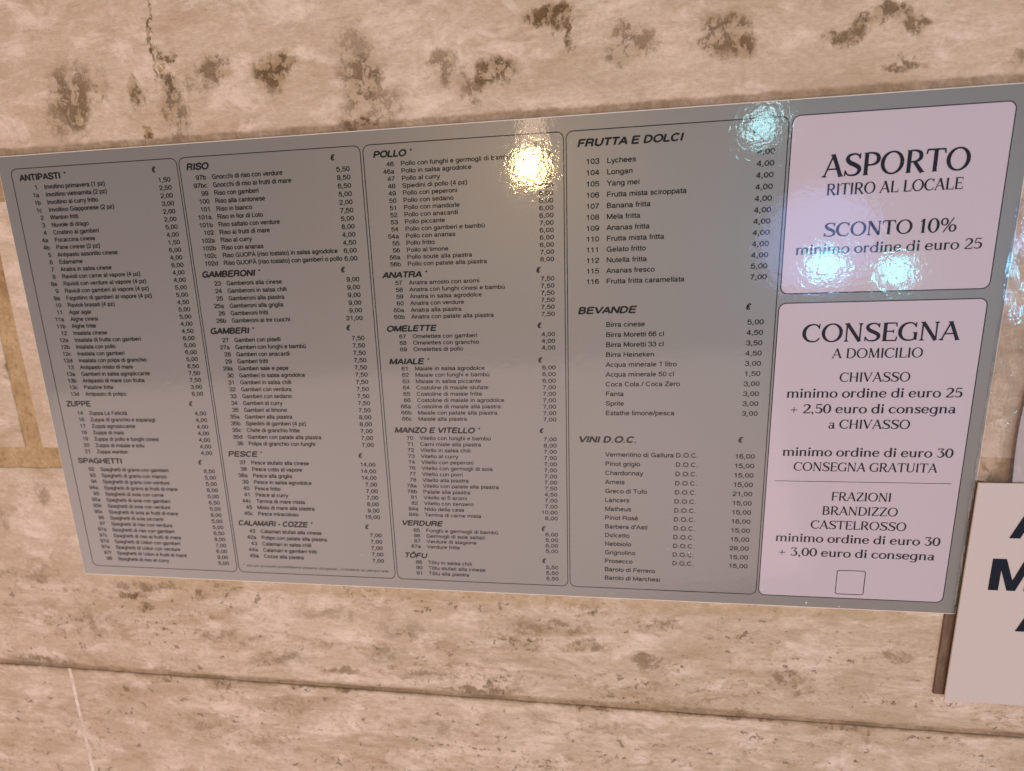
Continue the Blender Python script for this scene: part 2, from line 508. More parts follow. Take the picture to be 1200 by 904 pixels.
# plain grotesque letters: skeletons in units of a tenth of the cap height; L polyline, A arc, S curve
SANS = {
    'A': (9.3, 'L.5 0 4.65 9.7;L4.65 9.7 8.8 0;L2 3.2 7.3 3.2'), 'B': (9.3, 'L1.5 0 1.5 10;L1.5 9.4 5 9.4;A5 7.35 2.2 2.05 -90 90;L1.5 5.3 5.3 5.3;A5.2 2.95 2.7 2.35 -90 90;L1.5 .6 5.2 .6'),
    'C': (10.05, 'A5.1 5 3.9 4.5 38 322'), 'D': (10.05, 'L1.5 0 1.5 10;L1.5 9.4 4.5 9.4;A4.5 5 3.9 4.4 -90 90;L1.5 .6 4.5 .6'),
    'E': (9.3, 'L1.6 0 1.6 10;L1.6 9.4 8.4 9.4;L1.6 5.2 7.8 5.2;L1.6 .6 8.6 .6'), 'F': (8.5, 'L1.6 0 1.6 10;L1.6 9.4 8 9.4;L1.6 5 7.2 5'),
    'G': (10.8, 'A5.3 5 4.1 4.5 40 305;L5.6 4.6 9.3 4.6;L9.2 4.6 9.2 0;S9.2 2.6 8.4 1.4 7.4 .9'), 'H': (10.05, 'L1.5 0 1.5 10;L8.5 0 8.5 10;L1.5 5.3 8.5 5.3'),
    'I': (3.9, 'L1.95 0 1.95 10'), 'J': (7, 'L5.4 10 5.4 2.8;A3.2 2.8 2.2 2.3 0 -180'), 'K': (9.3, 'L1.5 0 1.5 10;L8.2 10 1.7 3.6;L3.9 5.8 8.6 0'),
    'L': (7.75, 'L1.5 0 1.5 10;L1.5 .6 7.4 .6'), 'M': (11.6, 'L1.5 0 1.5 10;L1.7 10 5.8 .4;L5.8 .4 9.9 10;L10.1 0 10.1 10'),
    'N': (10.05, 'L1.5 0 1.5 10;L1.6 9.8 8.5 .2;L8.6 0 8.6 10'), 'O': (10.8, 'A5.4 5 4.4 4.5 0 360'), 'P': (9.3, 'L1.5 0 1.5 10;L1.5 9.4 5.3 9.4;A5.3 7 2.6 2.4 -90 90;L1.5 4.6 5.3 4.6'),
    'Q': (10.8, 'A5.4 5 4.4 4.5 0 360;L6 2.5 9.3 -.4'), 'R': (10.05, 'L1.5 0 1.5 10;L1.5 9.4 5.6 9.4;A5.6 7.2 2.6 2.2 -90 90;L1.5 5 5.6 5;S5.6 5 7.6 4.2 8 1.6 8.6 0'),
    'S': (9.3, 'S8 7.1 7.4 8.8 4.7 9.5 2.1 8.9 1.4 7.3 2.4 5.8 4.8 5.1 7.2 4.3 8 2.7 7 1.1 4.7 .5 2.1 1.1 1.2 3.2'), 'T': (8.5, 'L4.25 0 4.25 10;L.3 9.4 8.2 9.4'),
    'U': (10.05, 'L1.5 10 1.5 3.8;A5 3.8 3.5 3.3 180 360;L8.5 3.8 8.5 10'), 'V': (9.3, 'L.6 10 4.65 .2;L4.65 .2 8.7 10'), 'W': (13.1, 'L.6 10 3.6 .2;L3.6 .2 6.55 10;L6.55 10 9.5 .2;L9.5 .2 12.5 10'),
    'X': (9.3, 'L.7 0 8.5 10;L.9 10 8.6 0'), 'Y': (9.3, 'L4.65 0 4.65 4.2;L4.65 4 .6 10;L4.65 4 8.7 10'), 'Z': (8.5, 'L.8 9.4 7.8 9.4;L7.5 9.4 .8 .6;L.5 .6 8 .6'),
    'a': (7.74, 'S1.2 5.2 1.8 6.4 3.7 6.8 5.5 6.2 5.8 4.9;L5.8 5 5.8 1.3;S5.8 1.3 6.1 .5 7.2 .5;S5.8 4 3.4 3.6 1.4 2.9 1 1.7 2.2 .5 4.6 .8 5.8 2.4'),
    'b': (7.74, 'L1.4 0 1.4 10;A4.1 3.6 2.7 3.1 0 360'), 'c': (6.96, 'A3.7 3.6 2.8 3.1 45 315'), 'd': (7.74, 'L6.3 0 6.3 10;A3.6 3.6 2.7 3.1 0 360'),
    'e': (7.74, 'L1 3.7 6.7 3.7;A3.8 3.6 2.9 3.1 0 318'), 'f': (3.9, 'L1.8 0 1.8 7.5;S1.8 7.5 2.2 9.3 3.7 9.5;L.3 6.6 3.6 6.6'),
    'g': (7.74, 'A3.6 3.7 2.7 3.0 0 360;L6.3 7.1 6.3 -.2;S6.3 0 5.8 -2 3.6 -2.4 1.6 -2 1.3 -1'), 'h': (7.74, 'L1.4 0 1.4 10;S1.4 4.4 2.2 6.2 4 6.8 5.7 6.2 6.2 4.6;L6.2 4.8 6.2 0'),
    'i': (3.1, 'L1.55 0 1.55 7.2;L1.55 8.7 1.55 10'), 'j': (3.1, 'L1.7 -1.5 1.7 7.2;L1.7 8.7 1.7 10;S1.7 -1.4 1.3 -2.3 .2 -2.3'), 'k': (6.96, 'L1.4 0 1.4 10;L5.9 7 1.5 2.6;L3 4.1 6.4 0'),
    'l': (3.1, 'L1.55 0 1.55 10'), 'm': (11.6, 'L1.4 0 1.4 7.2;S1.4 4.6 2.1 6.2 3.7 6.8 5.3 6.2 5.8 4.7;L5.8 4.9 5.8 0;S5.8 4.6 6.6 6.2 8.1 6.8 9.7 6.2 10.2 4.7;L10.2 4.9 10.2 0'),
    'n': (7.74, 'L1.4 0 1.4 7.2;S1.4 4.4 2.2 6.2 4 6.8 5.7 6.2 6.2 4.6;L6.2 4.8 6.2 0'), 'o': (7.74, 'A3.87 3.6 2.95 3.15 0 360'), 'p': (7.74, 'L1.4 -2.9 1.4 7.2;A4.1 3.6 2.7 3.1 0 360'),
    'q': (7.74, 'L6.3 -2.9 6.3 7.2;A3.6 3.6 2.7 3.1 0 360'), 'r': (4.64, 'L1.4 0 1.4 7.2;S1.4 4.4 2.2 6.1 4.5 6.6'), 's': (6.96, 'S5.8 5.2 5.2 6.3 3.4 6.8 1.7 6.3 1.3 5.2 2 4.3 3.6 3.8 5.3 3.2 5.9 2.1 5.2 .9 3.5 .4 1.6 .9 1 2.2'),
    't': (3.9, 'L1.8 9.1 1.8 1.5;S1.8 1.6 2.2 .5 3.6 .5;L.3 6.6 3.6 6.6'), 'u': (7.74, 'L1.4 7.2 1.4 2.4;S1.4 2.6 1.9 1 3.6 .4 5.4 1 6.2 2.8;L6.2 0 6.2 7.2'), 'v': (6.96, 'L.5 7.2 3.5 .2;L3.5 .2 6.5 7.2'),
    'w': (10.05, 'L.4 7.2 2.7 .2;L2.7 .2 5 7.2;L5 7.2 7.3 .2;L7.3 .2 9.6 7.2'), 'x': (6.96, 'L.5 0 6.4 7.2;L.6 7.2 6.5 0'), 'y': (6.96, 'L.5 7.2 3.5 .3;L6.5 7.2 3.4 -1.2;S3.4 -1.1 2.6 -2.4 .8 -2.4'), 'z': (6.96, 'L.7 6.6 6.2 6.6;L6 6.6 .8 .6;L.5 .6 6.4 .6'),
    '0': (7.74, 'A3.87 4.95 2.8 4.4 0 360'), '1': (7.74, 'L4.4 0 4.4 9.9;S4.3 9.6 3.5 8.1 1.5 7.7'), '2': (7.74, 'S1.1 6.6 1.6 8.7 3.8 9.4 6.1 8.7 6.6 6.8 5.4 4.9 2.8 3 1.2 .8;L.6 .6 7 .6'),
    '3': (7.74, 'S1.1 7.1 1.8 8.8 3.8 9.4 5.9 8.7 6.3 7.2 5.5 5.6 3.3 5.2;S3.3 5.2 5.8 4.9 6.8 3.1 6.1 1.2 3.8 .5 1.6 1.1 .9 2.9'), '4': (7.74, 'L5.2 0 5.2 9.9;L5 9.7 .7 3.1;L.4 2.8 7.2 2.8'),
    '5': (7.74, 'L1.9 9.3 6.6 9.3;L1.9 9.6 1.2 4.6;S1.2 4.7 2.4 5.9 4.2 6.2 6.1 5.5 6.7 3.4 5.9 1.2 3.7 .5 1.7 1 .9 2.6'), '6': (7.74, 'A3.9 3.3 2.8 2.8 0 360;S1.1 3.4 1.1 6.4 2.1 8.7 4 9.4 5.7 8.8 6.3 7.4'),
    '7': (7.74, 'L.7 9.3 7.1 9.3;S6.8 9.2 4.6 6 3.4 3 2.9 0'), '8': (7.74, 'A3.87 7.3 2.4 2.15 0 360;A3.87 2.85 2.85 2.35 0 360'), '9': (7.74, 'A3.8 6.6 2.8 2.8 0 360;S6.6 6.5 6.6 3.5 5.6 1.2 3.7 .5 2 1.1 1.4 2.5'),
    '(': (4.64, 'S3.8 10.2 1.9 7 1.5 3.8 1.9 .6 3.8 -2.6'), ')': (4.64, 'S.8 10.2 2.7 7 3.1 3.8 2.7 .6 .8 -2.6'), ',': (3.9, 'L1.9 1.3 1.9 0;L2.1 .4 1.3 -1.9'), '.': (3.9, 'L1.9 0 1.9 1.3'),
    '-': (4.64, 'L.6 3.8 4 3.8'), '/': (3.9, 'L.1 -.2 3.8 10.2'), '*': (5.4, 'L2.7 7.3 2.7 10.3;L1.3 8.1 4.1 9.6;L1.3 9.6 4.1 8.1'), "'": (2.7, 'L1.35 7 1.35 10'),
    '\u20ac': (7.74, 'A4.6 5 3.4 4.4 42 318;L.2 6 5.6 6;L.2 4 5.2 4'), ' ': (3.9, ''),
}
for base, acc, mark in (('a', '\u00e0', 'L3.1 10.2 4.4 8.4'), ('u', '\u00f9', 'L3.0 10.2 4.3 8.4'), ('e', '\u00e8', 'L3.1 10.2 4.4 8.4'), ('o', '\u00f4', 'L2.2 8.3 3.87 10;L3.87 10 5.5 8.3'),
                        ('A', '\u00c0', 'L3.6 12.6 5.2 10.9'), ('O', '\u00d4', 'L3.6 10.9 5.4 12.5;L5.4 12.5 7.2 10.9')):
    SANS[acc] = (SANS[base][0], SANS[base][1] + ';' + mark)
_cache = {}


def sans_strokes(ch):
    if ch in _cache:
        return _cache[ch]
    out = []
    for part in SANS[ch][1].split(';'):
        if not part:
            continue
        q = [float(x) for x in part[1:].split()]
        if part[0] == 'A':
            cx, cy, rx, ry, a0, a1 = q
            n = max(6, int(abs(a1 - a0) / 24))
            out.append([(cx + rx * math.cos(math.radians(a0 + (a1 - a0) * k / n)), cy + ry * math.sin(math.radians(a0 + (a1 - a0) * k / n)), 1.0) for k in range(n + 1)])
        else:
            pts = [(q[i], q[i + 1], 1.0) for i in range(0, len(q), 2)]
            out.append(spline(pts, 2) if part[0] == 'S' else pts)
    _cache[ch] = out
    return out


def text(pr, s, x, y, cap, xs=1.0, align='L', hw=0.55, shear=0.0, d=0.20, width=None, track=0.0):
    """a line of grotesque print: hw = half stroke width in tenths of the cap height"""
    u = cap / 10.0
    adv = [SANS[c][0] + track for c in s]
    total = sum(adv) - 1.6
    if width:
        xs = width / (total * u)
    w = total * u * xs
    x0 = x if align == 'L' else (x - w if align == 'R' else x - w / 2)
    cx = -0.8
    hx = hw / math.sqrt(xs) if xs > 1 else hw
    for c, a in zip(s, adv):
        for path in sans_strokes(c):
            pr.k = (pr.k + 1) % 7
            pts, fs = stroke([(p[0], p[1], hx) for p in path])
            pr.add([(x0 + (cx + px + py * shear) * u * xs, y - py * u) for px, py in pts], fs, d + pr.k * 0.012)
        cx += a


# -------------------------------------------------- engraved-style serif capitals and small letters
ST, TH = 0.62, 0.27


def spline(p, n=6):
    out = []
    m = len(p)
    for i in range(m - 1):
        a = p[max(i - 1, 0)]
        b = p[i]
        c = p[i + 1]
        e = p[min(i + 2, m - 1)]
        for k in range(n):
            u = k / n
            out.append(tuple(0.5 * ((2 * b[j]) + (-a[j] + c[j]) * u + (2 * a[j] - 5 * b[j] + 4 * c[j] - e[j]) * u * u
                                    + (-a[j] + 3 * b[j] - 3 * c[j] + e[j]) * u ** 3) for j in range(3)))
    out.append(p[-1])
    return out


def stroke(path):
    n = len(path)
    pts = []
    for i in range(n):
        a = path[max(i - 1, 0)]
        b = path[min(i + 1, n - 1)]
        dx, dy = b[0] - a[0], b[1] - a[1]
        l = math.hypot(dx, dy) or 1
        nx, ny = -dy / l, dx / l
        w = path[i][2]
        pts += [(path[i][0] + nx * w, path[i][1] + ny * w), (path[i][0] - nx * w, path[i][1] - ny * w)]
    return pts, [(2 * i, 2 * i + 1, 2 * i + 3, 2 * i + 2) for i in range(n - 1)]


def Ln(x0, y0, x1, y1, w=TH, w2=None):
    return ('L', [(x0, y0, w), (x1, y1, w2 if w2 else w)])


def Sp(*p):
    return ('P', list(p))


def El(cx, cy, rx, ry, th=TH, st=ST):
    p = []
    for k in range(33):
        a = 2 * math.pi * k / 32
        w = math.sqrt((st * math.cos(a)) ** 2 + (th * math.sin(a)) ** 2)
        p.append((cx + (rx - w) * math.cos(a), cy + (ry - w) * math.sin(a), w))
    return ('L', p)


def Sf(x, y, l=1.15, r=1.15):
    """small flared foot"""
    s = 1 if y < 1 else -1
    return ('T', [(x - l, y), (x + r, y), (x + r, y + s * .28), (x + .5, y + s * .85), (x - .5, y + s * .85), (x - l, y + s * .28)])


def stem(x, h=10.0, b=True, t=True, w=ST):
    r = [Ln(x, 0, x, h, w)]
    if b:
        r.append(Sf(x, 0))
    if t:
        r.append(Sf(x, h, 1.15, 0.9))
    return r


def bowl(x, y0, y1, rx):
    h = (y1 - y0) / 2
    return Sp((x, y1 - .27, .27), (x + rx * .5, y1 - .27, .30), (x + rx * .88, y1 - h * .42, .52), (x + rx, y0 + h, .64),
              (x + rx * .88, y0 + h * .42, .52), (x + rx * .5, y0 + .27, .30), (x, y0 + .27, .27))


CC = [(8.2, 7.7, .24), (7.2, 9.1, .28), (5.4, 9.75, .28), (2.9, 9.0, .42), (1.3, 7.0, .60), (.95, 5, .68), (1.3, 3, .60),
      (2.9, 1.0, .42), (5.4, .27, .29), (7.4, .8, .28), (8.6, 2.3, .24)]
G = {
    'A': (9.4, [Ln(.9, 0, 4.75, 9.9, .27), Ln(4.55, 10, 8.4, 0, .62), Ln(2.1, 3.5, 7.0, 3.5, .24), Sf(.9, 0, 1.0, 1.1), Sf(8.4, 0), Ln(3.5, 9.75, 4.9, 9.75, .24)]),
    'S': (8.2, [Sp((7.1, 7.9, .22), (6.2, 9.3, .26), (4.3, 9.72, .29), (2.2, 9.0, .46), (1.65, 7.5, .62), (2.8, 6.0, .68), (4.9, 4.95, .70), (6.7, 3.8, .68),
                   (7.2, 2.4, .60), (6.2, .85, .42), (4.0, .27, .29), (2.0, .75, .25), (.9, 2.4, .22)), Ln(7.1, 7.5, 7.2, 9.9, .22), Ln(.8, .1, .9, 2.6, .22)]),
    'P': (8.0, stem(1.9) + [bowl(1.9, 4.3, 10, 5.3)]),
    'O': (10.8, [El(5.4, 5, 4.9, 5.1)]),
    'R': (8.9, stem(1.9) + [bowl(1.9, 4.6, 10, 5.0), Ln(4.3, 4.8, 7.9, 0, .55, .62), Sf(7.9, 0, .9, 1.1)]),
    'T': (8.8, stem(4.4, t=False) + [Ln(.7, 9.73, 8.1, 9.73), Ln(.7, 9.9, .4, 7.9, .24), Ln(8.1, 9.9, 8.4, 7.9, .24)]),
    'I': (3.8, stem(1.9)),
    'L': (7.8, stem(1.9) + [Ln(1.9, .27, 7.1, .27), Ln(7.0, .1, 7.5, 2.4, .24)]),
    'C': (9.2, [Sp(*CC), Ln(8.2, 7.3, 8.3, 9.9, .22)]),
    'E': (8.0, stem(1.9) + [Ln(1.9, 9.73, 6.9, 9.73), Ln(6.9, 9.9, 7.2, 7.9, .23), Ln(1.9, 5.3, 5.8, 5.3, .25), Ln(5.8, 6.2, 5.9, 4.3, .2), Ln(1.9, .27, 7.2, .27), Ln(7.2, .1, 7.6, 2.3, .23)]),
    'F': (7.5, stem(1.9) + [Ln(1.9, 9.73, 6.9, 9.73), Ln(6.9, 9.9, 7.2, 7.9, .23), Ln(1.9, 5.1, 5.8, 5.1, .25), Ln(5.8, 6.0, 5.9, 4.1, .2)]),
    'N': (9.8, [Ln(1.6, 0, 1.6, 10, .28), Ln(1.6, 10, 8.1, 0, .62), Ln(8.1, 0, 8.1, 10, .28), Sf(1.6, 0, 1.1, 1.1), Sf(8.1, 10, 1.1, 1.1), Ln(.5, 9.75, 1.8, 9.75, .24)]),
    'G': (9.8, [Sp(*CC), Ln(8.2, 7.3, 8.3, 9.9, .22), Ln(8.3, .5, 8.3, 4.6, .52), Sf(8.3, 4.6, 1.4, .9)]),
    'D': (9.8, stem(1.9) + [bowl(1.9, 0, 10, 6.8)]),
    'M': (11.4, [Ln(1.6, 0, 2.1, 10, .28), Ln(2.1, 10, 5.7, .4, .58), Ln(5.7, .4, 9.2, 10, .26), Ln(9.2, 10, 9.7, 0, .62), Sf(1.6, 0, 1.0, 1.0), Sf(9.7, 0), Ln(1.0, 9.75, 2.3, 9.75, .24)]),
    'H': (10.0, stem(1.9) + stem(8.0) + [Ln(1.9, 5.1, 8.0, 5.1, .25)]),
    'V': (9.2, [Ln(1.0, 10, 4.75, .2, .62), Ln(4.6, .2, 8.2, 10, .27), Sf(1.0, 10), Sf(8.2, 10, 1.0, 1.0)]),
    'B': (8.6, stem(1.9) + [bowl(1.9, 5.2, 10, 4.6), bowl(1.9, 0, 5.6, 5.4)]),
    'Z': (8.2, [Ln(1.2, 9.73, 7.2, 9.73), Ln(1.2, 9.9, .9, 7.8, .23), Ln(6.9, 9.7, 1.3, .3, .60), Ln(1.0, .27, 7.3, .27), Ln(7.3, .1, 7.6, 2.3, .23)]),
    'U': (9.6, [Ln(1.8, 10, 1.8, 3.2, .62), Sp((1.8, 3.3, .62), (2.3, 1.3, .5), (4.7, .27, .3), (7.1, 1.3, .3), (7.8, 3.3, .28)), Ln(7.8, 3.2, 7.8, 10, .28), Sf(1.8, 10), Sf(7.8, 10, 1.0, 1.0)]),
    '%': (11.0, [El(2.9, 7.3, 2.3, 2.6, .25, .45), El(8.1, 2.7, 2.3, 2.6, .25, .45), Ln(2.5, 0, 8.5, 10, .25)]),
    '0': (7.6, [El(3.8, 5, 3.4, 5.1)]),
    '1': (5.6, [Ln(3.0, 0, 3.0, 10, .6), Sf(3.0, 0, 1.4, 1.4), Ln(1.1, 8.0, 3.1, 9.6, .26)]),
    '2': (7.6, [Sp((1.0, 7.6, .30), (1.9, 9.2, .32), (3.8, 9.7, .34), (5.7, 8.9, .54), (6.2, 7.2, .62), (5.2, 5.0, .50), (3.0, 2.6, .36), (.9, .5, .32)),
                 Ln(.7, .35, 6.6, .35, .35), Ln(6.5, .1, 6.9, 2.0, .22)]),
    '3': (7.4, [Ln(1.2, 9.70, 6.1, 9.70, .30), Ln(1.2, 9.9, 1.0, 8.2, .22), Ln(6.0, 9.7, 3.3, 5.9, .27), Sp((3.3, 5.9, .27), (5.3, 5.4, .44), (6.2, 3.4, .62), (5.5, 1.2, .50), (3.6, .28, .3), (1.8, .7, .28), (.9, 1.9, .34))]),
    '5': (7.4, [Ln(1.7, 9.65, 6.3, 9.65, .35), Ln(1.8, 9.8, 1.4, 5.2, .24), Sp((1.4, 5.2, .24), (3.3, 6.0, .32), (5.5, 5.2, .50), (6.3, 3.2, .62), (5.5, 1.1, .50), (3.5, .28, .30), (1.6, .7, .28), (.8, 1.7, .34))]),
    'm': (12.2, [Ln(1.7, 0, 1.7, 6.7, .56), Sf(1.7, 0), Ln(.6, 6.3, 1.8, 6.6, .22), Sp((1.8, 5.0, .2), (3.0, 6.2, .27), (4.4, 6.5, .3), (5.7, 5.9, .48), (6.0, 4.3, .56)), Ln(6.0, 4.4, 6.0, 0, .56), Sf(6.0, 0),
                 Sp((6.1, 5.0, .2), (7.3, 6.2, .27), (8.7, 6.5, .3), (10.0, 5.9, .48), (10.3, 4.3, .56)), Ln(10.3, 4.4, 10.3, 0, .56), Sf(10.3, 0)]),
    'i': (3.6, [Ln(1.8, 0, 1.8, 6.7, .56), Sf(1.8, 0), Ln(.6, 6.3, 1.9, 6.6, .22), El(1.8, 9.0, .85, .85, .4, .4)]),
    'n': (8.0, [Ln(1.7, 0, 1.7, 6.7, .56), Sf(1.7, 0), Ln(.6, 6.3, 1.8, 6.6, .22), Sp((1.8, 5.0, .2), (3.0, 6.2, .27), (4.5, 6.5, .3), (5.8, 5.9, .48), (6.1, 4.3, .56)), Ln(6.1, 4.4, 6.1, 0, .56), Sf(6.1, 0)]),
    'o': (7.6, [El(3.8, 3.3, 3.4, 3.45, .26, .56)]),
    'r': (5.8, [Ln(1.7, 0, 1.7, 6.7, .56), Sf(1.7, 0), Ln(.6, 6.3, 1.8, 6.6, .22), Sp((1.8, 4.8, .2), (2.8, 6.1, .27), (4.0, 6.4, .35), (5.2, 5.7, .45))]),
    'd': (8.2, [El(3.7, 3.3, 3.3, 3.45, .26, .56), Ln(6.3, 0, 6.3, 10.2, .56), Sf(6.3, 0, .4, 1.1), Ln(5.1, 9.9, 6.4, 10.1, .22)]),
    'e': (7.2, [Sp((1.0, 3.6, .3), (5.0, 3.6, .26), (6.2, 3.7, .26)), Sp((6.1, 3.7, .5), (5.6, 5.6, .44), (3.8, 6.48, .27), (1.8, 5.7, .44), (1.0, 3.4, .58), (1.8, 1.1, .44), (3.9, .27, .28), (5.4, .8, .27), (6.4, 2.0, .24))]),
    'u': (8.0, [Ln(1.7, 2.4, 1.7, 6.7, .56), Ln(.5, 6.4, 1.8, 6.6, .22), Sp((1.7, 2.5, .56), (2.1, .9, .44), (3.6, .27, .29), (5.0, .8, .26), (6.1, 2.0, .2)), Ln(6.1, 0, 6.1, 6.7, .56), Sf(6.1, 0, .4, 1.1), Ln(4.9, 6.4, 6.2, 6.6, .22)]),
    'c': (6.8, [Sp((5.9, 5.0, .34), (5.2, 6.1, .32), (3.8, 6.48, .28), (1.8, 5.7, .44), (1.0, 3.3, .58), (1.8, 1.0, .44), (3.9, .27, .28), (5.3, .8, .27), (6.2, 1.9, .24))]),
    's': (6.0, [Sp((5.0, 5.2, .22), (4.3, 6.2, .26), (3.0, 6.45, .28), (1.5, 5.9, .42), (1.4, 4.8, .52), (2.8, 3.8, .54), (4.4, 3.0, .54), (5.0, 1.8, .50), (4.4, .65, .36), (2.9, .26, .28), (1.6, .6, .25), (.9, 1.7, .22)), Ln(.85, .1, .9, 1.9, .2), Ln(5.0, 4.8, 5.1, 6.6, .2)]),
    'g': (8.0, [El(3.7, 3.3, 3.3, 3.45, .26, .56), Ln(6.2, -.6, 6.2, 6.7, .52), Ln(6.2, 6.5, 7.4, 6.7, .24), Sp((6.2, -.5, .52), (5.6, -2.2, .4), (3.8, -2.9, .28), (1.9, -2.6, .27), (1.0, -1.8, .32))]),
    'a': (7.4, [Sp((1.4, 5.2, .34), (2.2, 6.2, .29), (3.6, 6.48, .28), (5.1, 5.8, .44), (5.3, 4.2, .54)), Ln(5.3, 4.3, 5.3, .9, .54), Sp((5.3, 1.0, .5), (5.7, .3, .3), (6.8, .5, .2)), El(3.0, 1.95, 2.4, 2.05, .25, .48)]),
    '+': (8.2, [Ln(.8, 3.7, 7.0, 3.7, .24), Ln(3.9, .7, 3.9, 6.7, .24)]),
    ',': (3.4, [El(1.5, .65, .72, .72, .34, .34), Sp((2.0, .6, .24), (1.9, -.7, .24), (1.0, -1.7, .14))]),
    ' ': (3.6, []),
}


def serif(pr, s, xl, xr, y, cap, wt=1.0, d=0.3):
    total = sum(G[c][0] for c in s) * 1.0
    sx = (xr - xl) / (total - 1.0)
    sy = cap / 10.0
    x = xl - 0.5 * sx
    for c in s:
        w, prims = G[c]
        for kind, data in prims:
            pr.k = (pr.k + 1) % 9
            if kind == 'T':
                pts = data
                n = len(pts)
                fs = [tuple(range(n))]
            else:
                path = [(a, b, e * wt) for a, b, e in data]
                if kind == 'P':
                    path = spline(path, 4)
                pts, fs = stroke(path)
            out = [(x + px * sx, y - py * sy) for px, py in pts]
            pr.add(out, fs, d + pr.k * 0.012)
        x += w * sx


# ---------------------------------------------------------------- the wall
wall = thing('stone_wall', 'travertine stone wall behind the menu board, stained brown and pitted', 'wall', W(600, 900, -24))
SL = -4.0      # front of the slabs, 4 mm behind the front of the board


def slab(x0, y0, x1, y1, r=0.8):
    # slightly uneven outline
    step = 22.0
    loop = []

    def side(ax, ay, bx, by):
        n = max(1, int(math.hypot(bx - ax, by - ay) / step))
        for k in range(n):
            loop.append((ax + (bx - ax) * k / n, ay + (by - ay) * k / n))
    side(x0, y0, x1, y0); side(x1, y0, x1, y1); side(x1, y1, x0, y1); side(x0, y1, x0, y0)
    cx, cy = (x0 + x1) / 2, (y0 + y1) / 2
    jit = []
    for (x, y) in loop:
        jx = random.uniform(-.55, .55)
        jy = random.uniform(-.55, .55)
        jit.append((x + jx, y + jy))
    n = len(jit)
    v = []
    for ins, d in ((0, SL - 20), (0, SL - 1.0), (0.5, SL - .25), (1.4, SL)):
        for (x, y) in jit:
            v.append(W(x + (ins if x < cx else -ins), y + (ins if y < cy else -ins), d))
    f = []
    for k in range(3):
        for i in range(n):
            j = (i + 1) % n
            f.append((k * n + i, k * n + n + i, k * n + n + j, k * n + j))
    f.append(tuple(3 * n + i for i in reversed(range(n))))
    return link_mesh('slab', v, f, M_STONE, wall)


for rect in (
    (-1400, -700, 2400, 4),
    (-1400, 33, -70, 336.5), (-44, 33, 1560, 336.5), (1586, 33, 2400, 336.5),
    (-1400, 364.5, 640, 662.5), (640.6, 364.5, 2400, 662.5) if False else (642, 364.5, 2400, 662.5),
    (-1400, 668.6, -82.6, 970), (-77.4, 668.6, 2400, 970),
    (-1400, 974, 700, 1500), (704, 974, 2400, 1500),
):
    if rect[0] == -1400 and rect[2] == 640:
        rect = (-1400, 364.5, 2400, 662.5)
    elif rect[0] == 642:
        continue
    slab(*rect)


def mortar(name, rects, mat, depth, amp):
    v, f = [], []
    for (x0, y0, x1, y1) in rects:
        nx = max(2, int((x1 - x0) / 9))
        ny = max(2, int((y1 - y0) / 9))
        b = len(v)
        for j in range(ny + 1):
            for i in range(nx + 1):
                e = 1 if 0 < i < nx and 0 < j < ny else 0
                v.append(W(x0 + (x1 - x0) * i / nx, y0 + (y1 - y0) * j / ny, depth + random.uniform(-amp, amp) * e))
        for j in range(ny):
            for i in range(nx):
                a = b + j * (nx + 1) + i
                f.append((a, a + nx + 1, a + nx + 2, a + 1))
    return link_mesh(name, v, f, mat, wall, True)


mortar('mortar_joint', [(-1400, 336, 2400, 365), (-1400, 3.5, 2400, 33.5), (-70.5, 34, -43.5, 336), (1559, 34, 1587, 336)], M_MORTAR, SL - 1.4, 0.5)
mortar('grout_line', [(-1400, 662, 2400, 668.6), (-1400, 969, 2400, 975), (699, 974, 705, 1500)], M_GROUT, SL - 1.7, 0.4)
mortar('grout_line', [(-83, 668.5, -77, 969.5)], M_PALE, SL - 0.6, 0.3)
adopt(wall)

# ---------------------------------------------------------------- the menu board
board = thing('menu_board', 'long silver grey menu board with four columns of dishes and two white panels', 'menu board', W(518, 514, 0))
v, f = bevel_box(-16.5, -15, 1053.5, 514, -3.2, 0.0, 1.25)
o = link_mesh('backing_sheet', v, f, M_BOARD, board, mats=[M_EDGE], fm=[1] * 12 + [0])

TS = dict(cap=4.75)


def rows(names, x_no, x_name, x_price, y0, y1, cap, xs, pxs, pan, hw):
    n = len(names)
    for i, (no, nm, pr) in enumerate(names):
        y = y0 + (y1 - y0) * i / max(1, n - 1)
        todo = [('dish_name', nm, x_name, y, xs, 'L', None)]
        if no:
            todo.append(('dish_number', no, x_no, y, pxs * .97, 'R', None))
        if nm in WINES:
            todo.append(('wine_mark', 'D.O.C.', 752.8, y, 1, 'L', 23.0))
        if pr:
            todo.append(('price', pr, x_price, y + 0.4, pxs, 'R', None))
        for kind, tx, xx, yy, sx, al_, wd in todo:
            ln = Print()
            text(ln, tx, xx, yy, cap, sx, al_, hw, width=wd)
            ln.build(kind, M_INK, pan)


WINES = ('Vermentino di Gallura', 'Pinot grigio', 'Chardonnay', 'Arneis', 'Greco di Tufo', 'Lancers', 'Matheus', 'Pinot Ros\u00e8',
         "Barbera d'Asti", 'Dolcetto', 'Nebbiolo', 'Grignolino', 'Prosecco')


def R(s):
    out = []
    for line in s.strip().split('\n'):
        out.append(tuple(q.strip() for q in line.split('|')))
    return out


